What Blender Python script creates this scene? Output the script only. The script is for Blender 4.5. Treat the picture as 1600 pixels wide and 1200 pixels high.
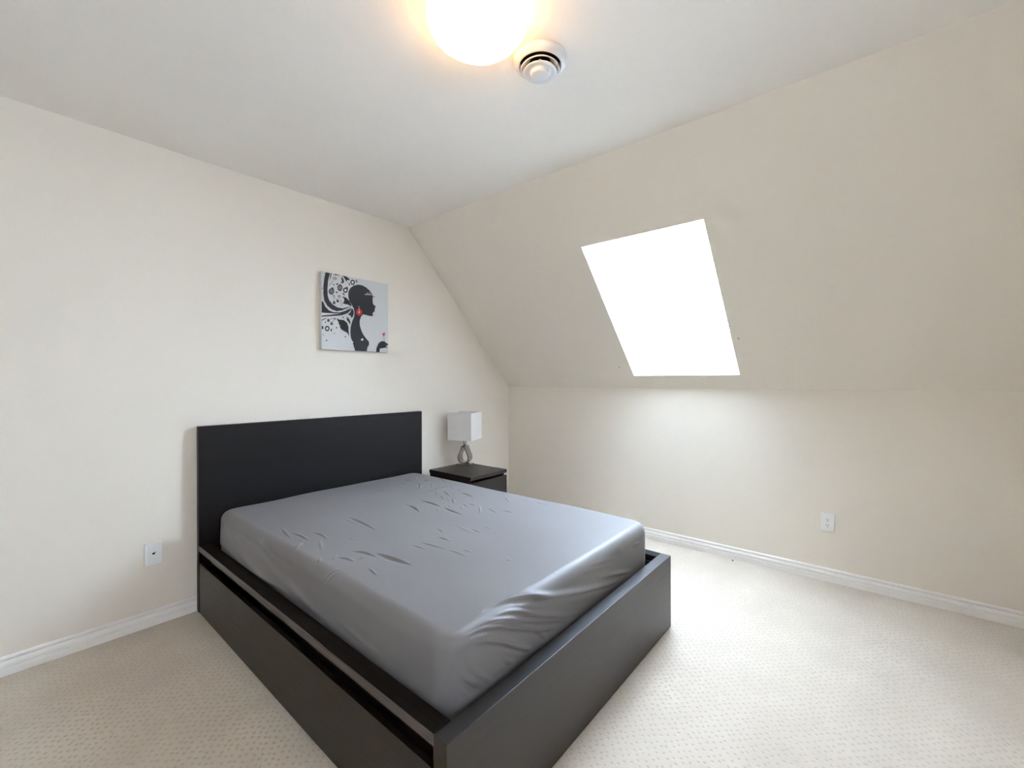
import bpy, bmesh, math, random
import numpy as np
from mathutils import Vector, Matrix

scn = bpy.context.scene
for o in list(bpy.data.objects):
    bpy.data.objects.remove(o)
COL = scn.collection
PI = math.pi

# ------------------------------------------------------------------ camera
CAM = Vector((-3.4547, -2.9542, 1.2981))
YAW, ROLL, FPX = 0.6992, -0.0020, 680.74
fw = Vector((math.cos(YAW), math.sin(YAW), 0))
rt = Vector((math.sin(YAW), -math.cos(YAW), 0))
up = Vector((0, 0, 1))
cx_ = (rt + up * ROLL).normalized()
cz_ = -fw
cy_ = cz_.cross(cx_).normalized()
cam_d = bpy.data.cameras.new('camera')
cam = bpy.data.objects.new('camera', cam_d)
COL.objects.link(cam)
m = Matrix((cx_, cy_, cz_)).transposed().to_4x4()
m.translation = CAM
cam.matrix_world = m
cam_d.sensor_width = 36.0
cam_d.sensor_fit = 'HORIZONTAL'
cam_d.lens = FPX / 1600 * 36.0
cam_d.shift_y = -(600 - 593.9) / 1600
cam_d.clip_start = 0.05
scn.camera = cam

# ------------------------------------------------------------------ sky and exposure
SKY_STRENGTH = 3.44
LAMP_STRENGTH = 0.64
SKY_COLOR = (0.637, 0.782, 1.0)
LAMP_COLOR = (1.0, 0.52, 0.18)
world = bpy.data.worlds.new('sky')
scn.world = world
world.use_nodes = True
bg = world.node_tree.nodes['Background']
bg.inputs[0].default_value = (*SKY_COLOR, 1)
bg.inputs[1].default_value = SKY_STRENGTH
scn.view_settings.view_transform = 'Standard'
scn.view_settings.look = 'None'
scn.view_settings.gamma = 1
scn.view_settings.exposure = 4.02
scn.view_settings.use_curve_mapping = False


# ------------------------------------------------------------------ helpers
def mat(name, color, rough=0.5, metallic=0.0, spec=0.5, **kw):
    mt = bpy.data.materials.new(name)
    mt.use_nodes = True
    b = mt.node_tree.nodes['Principled BSDF']
    b.inputs['Base Color'].default_value = (*color, 1)
    b.inputs['Roughness'].default_value = rough
    b.inputs['Metallic'].default_value = metallic
    b.inputs['Specular IOR Level'].default_value = spec
    for k, v in kw.items():
        b.inputs[k.replace('_', ' ')].default_value = v
    return mt


def nodes(mt):
    nt = mt.node_tree
    return nt, nt.nodes['Principled BSDF']


def add_bump(mt, scale, strength, dist=0.001, detail=3.0, stretch=(1, 1, 1), coord='Object', vary=0.0, color=None):
    nt, b = nodes(mt)
    tc = nt.nodes.new('ShaderNodeTexCoord')
    mp = nt.nodes.new('ShaderNodeMapping')
    mp.inputs['Scale'].default_value = stretch
    nz = nt.nodes.new('ShaderNodeTexNoise')
    nz.inputs['Scale'].default_value = scale
    nz.inputs['Detail'].default_value = detail
    bp = nt.nodes.new('ShaderNodeBump')
    bp.inputs['Strength'].default_value = strength
    bp.inputs['Distance'].default_value = dist
    nt.links.new(tc.outputs[coord], mp.inputs[0])
    nt.links.new(mp.outputs[0], nz.inputs['Vector'])
    nt.links.new(nz.outputs[0], bp.inputs['Height'])
    nt.links.new(bp.outputs[0], b.inputs['Normal'])
    if vary:
        rp = nt.nodes.new('ShaderNodeValToRGB')
        c0 = [max(0, c * (1 - vary)) for c in color]
        c1 = [min(1, c * (1 + vary)) for c in color]
        rp.color_ramp.elements[0].position = 0.3
        rp.color_ramp.elements[1].position = 0.7
        rp.color_ramp.elements[0].color = (*c0, 1)
        rp.color_ramp.elements[1].color = (*c1, 1)
        nt.links.new(nz.outputs[0], rp.inputs[0])
        nt.links.new(rp.outputs[0], b.inputs['Base Color'])
    return mt


def link(name, me, mt, parent=None, smooth=False):
    o = bpy.data.objects.new(name, me)
    COL.objects.link(o)
    if mt is not None:
        me.materials.append(mt)
    if parent is not None:
        o.parent = parent
        o.matrix_parent_inverse = parent.matrix_basis.inverted()
    if smooth:
        me.polygons.foreach_set('use_smooth', [True] * len(me.polygons))
    return o


def mesh_bm(bm, name):
    me = bpy.data.meshes.new(name)
    bmesh.ops.recalc_face_normals(bm, faces=bm.faces[:])
    bm.to_mesh(me)
    bm.free()
    return me


def box(name, lo, hi, mt, parent=None, bevel=0.0, seg=2):
    bm = bmesh.new()
    bmesh.ops.create_cube(bm, size=1)
    lo, hi = Vector(lo), Vector(hi)
    for v in bm.verts:
        v.co = Vector(((lo[i] + hi[i]) / 2 + v.co[i] * (hi[i] - lo[i]) for i in range(3)))
    if bevel:
        bmesh.ops.bevel(bm, geom=bm.edges[:], offset=bevel, segments=seg, affect='EDGES', profile=0.5)
    return link(name, mesh_bm(bm, name), mt, parent)


def lathe(name, prof, mt, parent=None, n=64, loc=(0, 0, 0), smooth=True):
    """prof: list of (radius, z) revolved about z"""
    vs, fs = [], []
    for r, z in prof:
        for k in range(n):
            a = 2 * PI * k / n
            vs.append((loc[0] + r * math.cos(a), loc[1] + r * math.sin(a), loc[2] + z))
    for i in range(len(prof) - 1):
        for k in range(n):
            fs.append((i * n + k, i * n + (k + 1) % n, (i + 1) * n + (k + 1) % n, (i + 1) * n + k))
    me = bpy.data.meshes.new(name)
    me.from_pydata(vs, [], fs)
    bm = bmesh.new()
    bm.from_mesh(me)
    bmesh.ops.remove_doubles(bm, verts=bm.verts[:], dist=1e-6)
    bmesh.ops.recalc_face_normals(bm, faces=bm.faces[:])
    bm.to_mesh(me)
    bm.free()
    return link(name, me, mt, parent, smooth)


def prism(name, poly, vec, mt, parent=None, smooth=False, bevel=0.0):
    """planar polygon of 3D points swept along vec"""
    n = len(poly)
    vec = Vector(vec)
    vs = [Vector(p) for p in poly] + [Vector(p) + vec for p in poly]
    fs = [tuple(range(n)), tuple(range(2 * n - 1, n - 1, -1))]
    for i in range(n):
        fs.append((i, (i + 1) % n, n + (i + 1) % n, n + i))
    me = bpy.data.meshes.new(name)
    me.from_pydata(vs, [], fs)
    bm = bmesh.new()
    bm.from_mesh(me)
    if bevel:
        bmesh.ops.bevel(bm, geom=bm.edges[:], offset=bevel, segments=2, affect='EDGES', profile=0.5)
    bmesh.ops.recalc_face_normals(bm, faces=bm.faces[:])
    bm.to_mesh(me)
    bm.free()
    return link(name, me, mt, parent, smooth)


def thing(name, label, cat, loc, group=None, rotz=0.0):
    o = bpy.data.objects.new(name, None)
    COL.objects.link(o)
    o.location = loc
    o.rotation_euler = (0, 0, rotz)
    o.empty_display_size = 0.1
    o['label'] = label
    o['category'] = cat
    if group:
        o['group'] = group
    return o


def structure(o, label=None):
    o['kind'] = 'structure'
    if label:
        o['label'] = label
    return o


# ------------------------------------------------------------------ materials
WALL = (0.853, 0.788, 0.683)
M_wall = add_bump(mat('cream_wall_paint', WALL, 0.75, spec=0.25), 260, 0.06, 0.0006)
M_ceil = add_bump(mat('white_ceiling_paint', (0.905, 0.862, 0.79), 0.85, spec=0.2), 220, 0.08, 0.0006)
M_trim = mat('white_trim_paint', (0.92, 0.89, 0.84), 0.35)
M_shaft = mat('white_shaft_paint', (0.80, 0.79, 0.775), 0.7, spec=0.3)
M_plate = mat('white_plastic_plate', (0.87, 0.855, 0.83), 0.3)
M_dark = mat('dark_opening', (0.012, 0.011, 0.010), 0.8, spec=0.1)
M_vent = mat('white_enamel', (0.78, 0.77, 0.75), 0.35)
M_metal = add_bump(mat('brushed_nickel', (0.55, 0.54, 0.52), 0.24, 1.0), 40, 0.08, 0.0005, stretch=(1, 1, 12))
M_shade = mat('white_fabric_shade', (0.84, 0.815, 0.78), 0.9, spec=0.1)
add_bump(M_shade, 700, 0.15, 0.0004)
M_sashframe = mat('white_sash_lacquer', (0.80, 0.80, 0.80), 0.35)
M_latch = mat('grey_latch_metal', (0.25, 0.25, 0.25), 0.4, 0.6)


def wood(name, c, rough, stretch, spec=0.5):
    """black-brown stained wood with fine streaks of grain"""
    mt = mat(name, c, rough, spec=spec)
    nt, b = nodes(mt)
    tc = nt.nodes.new('ShaderNodeTexCoord')
    mp = nt.nodes.new('ShaderNodeMapping')
    mp.inputs['Scale'].default_value = stretch
    nz = nt.nodes.new('ShaderNodeTexNoise')
    nz.inputs['Scale'].default_value = 6
    nz.inputs['Detail'].default_value = 6
    nz.inputs['Roughness'].default_value = 0.65
    nz.inputs['Distortion'].default_value = 0.4
    rp = nt.nodes.new('ShaderNodeValToRGB')
    rp.color_ramp.elements[0].position = 0.35
    rp.color_ramp.elements[1].position = 0.75
    rp.color_ramp.elements[0].color = (*[v * 0.75 for v in c], 1)
    rp.color_ramp.elements[1].color = (*[v * 1.5 for v in c], 1)
    mr = nt.nodes.new('ShaderNodeMapRange')
    mr.inputs['To Min'].default_value = rough + 0.07
    mr.inputs['To Max'].default_value = rough - 0.07
    bp = nt.nodes.new('ShaderNodeBump')
    bp.inputs['Strength'].default_value = 0.12
    bp.inputs['Distance'].default_value = 0.001
    nt.links.new(tc.outputs['Object'], mp.inputs[0])
    nt.links.new(mp.outputs[0], nz.inputs['Vector'])
    nt.links.new(nz.outputs[0], rp.inputs[0])
    nt.links.new(rp.outputs[0], b.inputs['Base Color'])
    nt.links.new(nz.outputs[0], mr.inputs['Value'])
    nt.links.new(mr.outputs[0], b.inputs['Roughness'])
    nt.links.new(nz.outputs[0], bp.inputs['Height'])
    nt.links.new(bp.outputs[0], b.inputs['Normal'])
    return mt


BLK = (0.0085, 0.0066, 0.0056)
M_woodx = wood('black_brown_wood_grain_across', BLK, 0.40, (0.6, 10, 22))
M_woody = wood('black_brown_wood_grain_along', BLK, 0.40, (10, 0.6, 22))
M_head = wood('black_brown_wood_headboard', (0.0060, 0.0057, 0.0070), 0.42, (0.6, 10, 22), 0.32)
M_foot = wood('black_brown_wood_foot_panel', BLK, 0.36, (0.6, 10, 22), 0.75)
M_ledge = wood('black_matt_rail', (0.006, 0.0055, 0.0055), 0.62, (10, 0.6, 22), 0.12)
M_edge = wood('black_brown_edge_band', (0.085, 0.070, 0.064), 0.45, (10, 0.6, 22))

# fitted sheet: smooth grey microfibre with a soft sheen
SHEET_C, SHEET_R, SHEET_S, SHEET_W, SHEET_WR = (0.182, 0.173, 0.174), 0.55, 0.65, 0.12, 0.4
M_sheet = mat('grey_microfibre_sheet', SHEET_C, SHEET_R, spec=SHEET_S)
add_bump(M_sheet, 900, 0.08, 0.0003)
nodes(M_sheet)[1].inputs['Sheen Weight'].default_value = SHEET_W
nodes(M_sheet)[1].inputs['Sheen Roughness'].default_value = SHEET_WR

# carpet: cut pile with staggered pin dots
M_carpet = mat('cream_pin_dot_carpet', (0.60, 0.54, 0.45), 1.0, spec=0.05)
nt, b = nodes(M_carpet)
nodes(M_carpet)[1].inputs['Sheen Weight'].default_value = 0.15
tc = nt.nodes.new('ShaderNodeTexCoord')
mp = nt.nodes.new('ShaderNodeMapping')
mp.inputs['Rotation'].default_value = (0, 0, PI / 4)
mp.inputs['Scale'].default_value = (41, 41, 41)
vo = nt.nodes.new('ShaderNodeTexVoronoi')
vo.voronoi_dimensions = '2D'
vo.inputs['Scale'].default_value = 1.0
vo.inputs['Randomness'].default_value = 0.42
dot = nt.nodes.new('ShaderNodeMapRange')
dot.interpolation_type = 'SMOOTHSTEP'
dot.inputs['From Min'].default_value = 0.08
dot.inputs['From Max'].default_value = 0.30
n1 = nt.nodes.new('ShaderNodeTexNoise')
n1.inputs['Scale'].default_value = 330
n1.inputs['Detail'].default_value = 4
n2 = nt.nodes.new('ShaderNodeTexNoise')
n2.inputs['Scale'].default_value = 3.5
n2.inputs['Detail'].default_value = 4
ad = nt.nodes.new('ShaderNodeMath')
ad.operation = 'MULTIPLY_ADD'
ad.inputs[1].default_value = 0.75
bp = nt.nodes.new('ShaderNodeBump')
bp.inputs['Strength'].default_value = 0.45
bp.inputs['Distance'].default_value = 0.004
rp = nt.nodes.new('ShaderNodeValToRGB')
rp.color_ramp.elements[0].position = 0.3
rp.color_ramp.elements[0].color = (0.61, 0.528, 0.425, 1)
rp.color_ramp.elements[1].position = 0.7
rp.color_ramp.elements[1].color = (0.68, 0.597, 0.49, 1)
mx = nt.nodes.new('ShaderNodeMix')
mx.data_type = 'RGBA'
mx.inputs['A'].default_value = (0.575, 0.505, 0.415, 1)
nt.links.new(tc.outputs['Object'], mp.inputs[0])
nt.links.new(mp.outputs[0], vo.inputs['Vector'])
nt.links.new(vo.outputs['Distance'], dot.inputs['Value'])
nt.links.new(tc.outputs['Object'], n1.inputs['Vector'])
nt.links.new(tc.outputs['Object'], n2.inputs['Vector'])
nt.links.new(dot.outputs[0], ad.inputs[0])
nt.links.new(n1.outputs[0], ad.inputs[2])
nt.links.new(ad.outputs[0], bp.inputs['Height'])
nt.links.new(bp.outputs[0], b.inputs['Normal'])
nt.links.new(n2.outputs[0], rp.inputs[0])
nt.links.new(rp.outputs[0], mx.inputs['B'])
nt.links.new(dot.outputs[0], mx.inputs['Factor'])
nt.links.new(mx.outputs['Result'], b.inputs['Base Color'])

# clear roof-window glass: lets light straight through with a weak reflection
M_glass = bpy.data.materials.new('clear_window_glass')
M_glass.use_nodes = True
nt = M_glass.node_tree
nt.nodes.clear()
out = nt.nodes.new('ShaderNodeOutputMaterial')
tr = nt.nodes.new('ShaderNodeBsdfTransparent')
gl = nt.nodes.new('ShaderNodeBsdfGlossy')
gl.inputs['Roughness'].default_value = 0.02
ms = nt.nodes.new('ShaderNodeMixShader')
ms.inputs[0].default_value = 0.05
nt.links.new(tr.outputs[0], ms.inputs[1])
nt.links.new(gl.outputs[0], ms.inputs[2])
nt.links.new(ms.outputs[0], out.inputs[0])

M_lamp = mat('lit_opal_glass', (0.9, 0.88, 0.82), 0.3)
nodes(M_lamp)[1].inputs['Emission Color'].default_value = (*LAMP_COLOR, 1)
nodes(M_lamp)[1].inputs['Emission Strength'].default_value = LAMP_STRENGTH

# ------------------------------------------------------------------ room shell
ZC, ZK, XS = 2.5548, 1.2318, -1.2682      # ceiling, knee wall, foot of the slope on the ceiling
XL, YB = -4.45, -4.0                      # far side wall and the wall behind the camera
T = 0.12
structure(box('floor', (XL - T, YB - T, -0.1), (T, T, 0.0), M_carpet), 'cream pin dot carpet')
structure(box('wall_back', (XL - T, 0, 0), (T, T, ZC + 0.2), M_wall), 'cream wall behind the headboard')
structure(box('wall_right', (0, YB, 0), (T, 0, ZK), M_wall), 'cream knee wall under the slope')
# the two walls out of view; one has a window added for fill light
WIN_WALL, WA0, WA1, WZ0, WZ1 = 'front', -3.9, -3.4, 1.30, 1.84


def wall_pieces(name, axis, near, a0, a1, z1, hole, label):
    """wall slab outside the plane axis=near (thickness T away from the room), with a rectangular hole"""
    bm = bmesh.new()
    rects = [(a0, a1, 0, z1)]
    if hole:
        h0, h1, g0, g1 = hole
        rects = [(a0, h0, 0, z1), (h1, a1, 0, z1), (h0, h1, 0, g0), (h0, h1, g1, z1)]
    for (p0, p1, q0, q1) in rects:
        vs = []
        for d in (near - T, near):
            for (p, z) in ((p0, q0), (p1, q0), (p1, q1), (p0, q1)):
                vs.append(bm.verts.new((p, d, z) if axis == 'y' else (d, p, z)))
        for f in ((0, 1, 2, 3), (7, 6, 5, 4), (0, 4, 5, 1), (1, 5, 6, 2), (2, 6, 7, 3), (3, 7, 4, 0)):
            bm.faces.new([vs[i] for i in f])
    structure(link(name, mesh_bm(bm, name), M_wall), label)


hole = (WA0, WA1, WZ0, WZ1)
wall_pieces('wall_left', 'x', XL, YB, 0, ZC + 0.05, hole if WIN_WALL == 'left' else None, 'cream side wall')
wall_pieces('wall_front', 'y', YB, XL - T, T, ZC + 0.2, hole if WIN_WALL == 'front' else None, 'cream wall opposite the headboard')
if WIN_WALL in ('front', 'left'):
    fill_win = bpy.data.objects.new('fill_window', None)
    COL.objects.link(fill_win)
    nr = YB if WIN_WALL == 'front' else XL
    fill_win.location = ((WA0 + WA1) / 2, nr, WZ0) if WIN_WALL == 'front' else (nr, (WA0 + WA1) / 2, WZ0)
    structure(fill_win, 'white framed window added behind the bed foot for fill light')

    def wbox(name, p0, p1, d0, d1, z0, z1, mt, bevel=0.0):
        lo, hi = ((p0, nr + d0, z0), (p1, nr + d1, z1)) if WIN_WALL == 'front' else ((nr + d0, p0, z0), (nr + d1, p1, z1))
        box(name, lo, hi, mt, fill_win, bevel)
    fr_ = 0.05
    wbox('window_frame', WA0, WA1, -0.09, -0.03, WZ0, WZ0 + fr_, M_trim, 0.002)
    wbox('window_frame', WA0, WA1, -0.09, -0.03, WZ1 - fr_, WZ1, M_trim, 0.002)
    wbox('window_frame', WA0, WA0 + fr_, -0.09, -0.03, WZ0 + fr_, WZ1 - fr_, M_trim, 0.002)
    wbox('window_frame', WA1 - fr_, WA1, -0.09, -0.03, WZ0 + fr_, WZ1 - fr_, M_trim, 0.002)
    wbox('pane', WA0 + fr_ - 0.008, WA1 - fr_ + 0.008, -0.062, -0.058, WZ0 + fr_ - 0.008, WZ1 - fr_ + 0.008, M_glass)
structure(box('ceiling', (XL - T, YB, ZC), (XS, 0, ZC + T), M_ceil), 'flat white ceiling')

# slope with the opening of the roof window; s runs up the slope, y along it, d outwards through the roof
sv = Vector((XS, 0, ZC - ZK))
SL = sv.length
sv.normalize()
nv = Vector((sv.z, 0, -sv.x))


def sp(s, y, d=0.0):
    return Vector((0, 0, ZK)) + sv * s + Vector((0, y, 0)) + nv * d


S0, S1, Y0, Y1, DEP = 0.139, 1.325, -2.212, -1.431, 0.407
bm = bmesh.new()
TS = 0.02
for (a0, a1, b0, b1) in ((0, S0, YB, 0), (S1, SL, YB, 0), (S0, S1, YB, Y0), (S0, S1, Y1, 0)):
    vs = [bm.verts.new(sp(a, y, d)) for d in (0, TS) for (a, y) in ((a0, b0), (a1, b0), (a1, b1), (a0, b1))]
    for f in ((0, 1, 2, 3), (7, 6, 5, 4), (0, 4, 5, 1), (1, 5, 6, 2), (2, 6, 7, 3), (3, 7, 4, 0)):
        bm.faces.new([vs[i] for i in f])
slope = structure(link('wall_slope', mesh_bm(bm, 'wall_slope'), M_wall), 'sloping cream wall with the roof window')
for (s, y) in ((0.235, -1.335), (0.4655, -2.2555)):
    bm = bmesh.new()
    bmesh.ops.create_cone(bm, segments=10, radius1=0.005, radius2=0.004, depth=0.004, cap_ends=True)
    q = sp(s, y, -0.001)
    rot = nv.to_track_quat('Z', 'Y').to_matrix().to_4x4()
    bm.transform(Matrix.Translation(q) @ rot)
    link('screw_hole', mesh_bm(bm, 'screw_hole'), mat('grey_filler', (0.22, 0.2, 0.18), 0.8), slope)

# roof window: shaft lining, frame, sash, pane, latch
win = bpy.data.objects.new('window_1', None)
COL.objects.link(win)
win.location = sp((S0 + S1) / 2, (Y0 + Y1) / 2, DEP)
structure(win, 'white roof window at the end of a plastered shaft')


def sbox(name, a0, a1, b0, b1, d0, d1, mt, parent, bevel=0.0):
    bm = bmesh.new()
    vs = [bm.verts.new(sp(a, y, d)) for d in (d0, d1) for (a, y) in ((a0, b0), (a1, b0), (a1, b1), (a0, b1))]
    for f in ((0, 1, 2, 3), (7, 6, 5, 4), (0, 4, 5, 1), (1, 5, 6, 2), (2, 6, 7, 3), (3, 7, 4, 0)):
        bm.faces.new([vs[i] for i in f])
    bmesh.ops.recalc_face_normals(bm, faces=bm.faces[:])
    if bevel:
        bmesh.ops.bevel(bm, geom=bm.edges[:], offset=bevel, segments=2, affect='EDGES', profile=0.5)
    return link(name, mesh_bm(bm, name), mt, parent)


w_ = 0.03
e = TS + 0.0002
sbox('shaft_lining', S0 - w_, S0, Y0 - w_, Y1 + w_, e, DEP, M_shaft, win)
sbox('shaft_lining', S1, S1 + w_, Y0 - w_, Y1 + w_, e, DEP, M_shaft, win)
sbox('shaft_lining', S0, S1, Y0 - w_, Y0, e, DEP, M_shaft, win)
sbox('shaft_lining', S0, S1, Y1, Y1 + w_, e, DEP, M_shaft, win)
fwid = 0.05
for (a0, a1, b0, b1) in ((S0 - w_, S0 + 0.012, Y0 - w_, Y1 + w_), (S1 - 0.012, S1 + w_, Y0 - w_, Y1 + w_),
                         (S0 + 0.012, S1 - 0.012, Y0 - w_, Y0 + 0.012), (S0 + 0.012, S1 - 0.012, Y1 - 0.012, Y1 + w_)):
    sbox('window_frame', a0, a1, b0, b1, DEP, DEP + 0.09, M_sashframe, win)
sash = sbox('sash_rail', S0 + 0.014, S0 + 0.014 + fwid, Y0 + 0.014, Y1 - 0.014, DEP + 0.02, DEP + 0.07, M_sashframe, win, 0.003)
sbox('sash_rail', S1 - 0.014 - fwid, S1 - 0.014, Y0 + 0.014, Y1 - 0.014, DEP + 0.02, DEP + 0.07, M_sashframe, win, 0.003)
sbox('sash_stile', S0 + 0.014 + fwid, S1 - 0.014 - fwid, Y0 + 0.014, Y0 + 0.014 + fwid, DEP + 0.02, DEP + 0.07, M_sashframe, win, 0.003)
sbox('sash_stile', S0 + 0.014 + fwid, S1 - 0.014 - fwid, Y1 - 0.014 - fwid, Y1 - 0.014, DEP + 0.02, DEP + 0.07, M_sashframe, win, 0.003)
sbox('pane', S0 + 0.055, S1 - 0.055, Y0 + 0.055, Y1 - 0.055, DEP + 0.048, DEP + 0.052, M_glass, win)
ym = (Y0 + Y1) / 2
sbox('latch', S0 + 0.02, S0 + 0.05, ym - 0.02, ym + 0.02, DEP + 0.006, DEP + 0.02, M_latch, win, 0.003)

# baseboards
BB = [(0, 0), (0.0145, 0), (0.0145, 0.030), (0.0130, 0.0335), (0.0075, 0.0345), (0.0075, 0.0370), (0.0125, 0.0385), (0.0130, 0.048),
      (0.0105, 0.056), (0.0050, 0.0610), (0.0040, 0.0650), (0.0070, 0.0675), (0.0095, 0.073), (0.0085, 0.080), (0.0045, 0.084), (0, 0.0845)]


def baseboard(name, p0, p1, inward):
    p0, p1, inward = Vector(p0), Vector(p1), Vector(inward)
    poly = [p0 + inward * (d + 0.0005) + Vector((0, 0, z + 0.0005)) for d, z in BB]
    return structure(prism(name, poly, p1 - p0, M_trim), None)


baseboard('baseboard_back', (XL + 0.016, 0, 0), (-0.016, 0, 0), (0, -1, 0))
baseboard('baseboard_right', (0, 0, 0), (0, YB + 0.016, 0), (-1, 0, 0))
baseboard('baseboard_left', (XL, 0, 0), (XL, YB + 0.016, 0), (1, 0, 0))
baseboard('baseboard_front', (XL, YB, 0), (0, YB, 0), (0, 1, 0))

# ------------------------------------------------------------------ bed frame
BX0, BX1 = -2.7205, -1.1695       # outer sides
HBF = -0.0545                     # front of the headboard
FTO = -2.119                      # outer face of the foot panel
ZR, ZS, ZD = 0.376, 0.345, 0.284  # top of the rails, underside of the rail board, top of the drawer
RW = 0.062
bed = thing('bed_frame', 'black-brown wooden bed frame with plain headboard and storage drawer', 'bed', ((BX0 + BX1) / 2, -1.09, 0))
box('headboard', (BX0, -0.0165 + 0 - 0.038, 0.004), (BX1, -0.0165, 1.0415), M_head, bed, 0.0012)
box('foot_panel', (BX0, FTO, 0.004), (BX1, FTO + 0.052, ZR), M_foot, bed, 0.0012)
g = 0.001
for nm, x0, x1, xe in (('a', BX0, BX0 + RW, BX0), ('b', BX1 - RW, BX1, BX1 - 0.002)):
    r = box('side_rail', (x0 + (0.003 if nm == 'a' else 0), FTO + 0.052 + g, ZS), (x1 - (0.003 if nm == 'b' else 0), HBF - g, ZR), M_ledge, bed, 0.0008)
    xe0 = x0 if nm == 'a' else x1 - 0.003
    box('edge_band', (xe0, FTO + 0.053, ZS + 0.001), (xe0 + 0.003, HBF - 0.002, ZR - 0.001), M_edge, r)
    # recessed inner side behind the drawer gap
    xi0, xi1 = (x0 + 0.058, x0 + 0.072) if nm == 'a' else (x1 - 0.072, x1 - 0.058)
    box('inner_side', (xi0, FTO + 0.053, 0.03), (xi1, HBF - 0.002, ZS - 0.001), M_woody, bed)
# upper inner lip carrying the mattress on both sides
drw = box('drawer_front', (BX0 + 0.001, FTO + 0.056, 0.006), (BX0 + 0.020, HBF - 0.006, ZD), M_woody, bed, 0.001)
box('drawer_box', (BX0 + 0.021, FTO + 0.10, 0.03), (BX0 + 0.056, HBF - 0.05, 0.20), M_dark, drw)
box('drawer_front', (BX1 - 0.020, FTO + 0.056, 0.006), (BX1 - 0.001, HBF - 0.006, ZD), M_woody, bed, 0.001)
slat_w = 0.075
ns = 14
for i in range(ns):
    y = FTO + 0.14 + i * (2.0 - 0.24) / (ns - 1)
    box('slat', (BX0 + 0.08, y - slat_w / 2, 0.270), (BX1 - 0.08, y + slat_w / 2, 0.288), mat('pine_slat', (0.45, 0.3, 0.17), 0.6) if i == 0 else bpy.data.materials['pine_slat'], bed)
box('slat_ledge', (BX0 + 0.073, FTO + 0.054, 0.24), (BX0 + 0.13, HBF - 0.002, 0.269), M_woody, bed)
box('slat_ledge', (BX1 - 0.13, FTO + 0.054, 0.24), (BX1 - 0.073, HBF - 0.002, 0.269), M_woody, bed)

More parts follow.
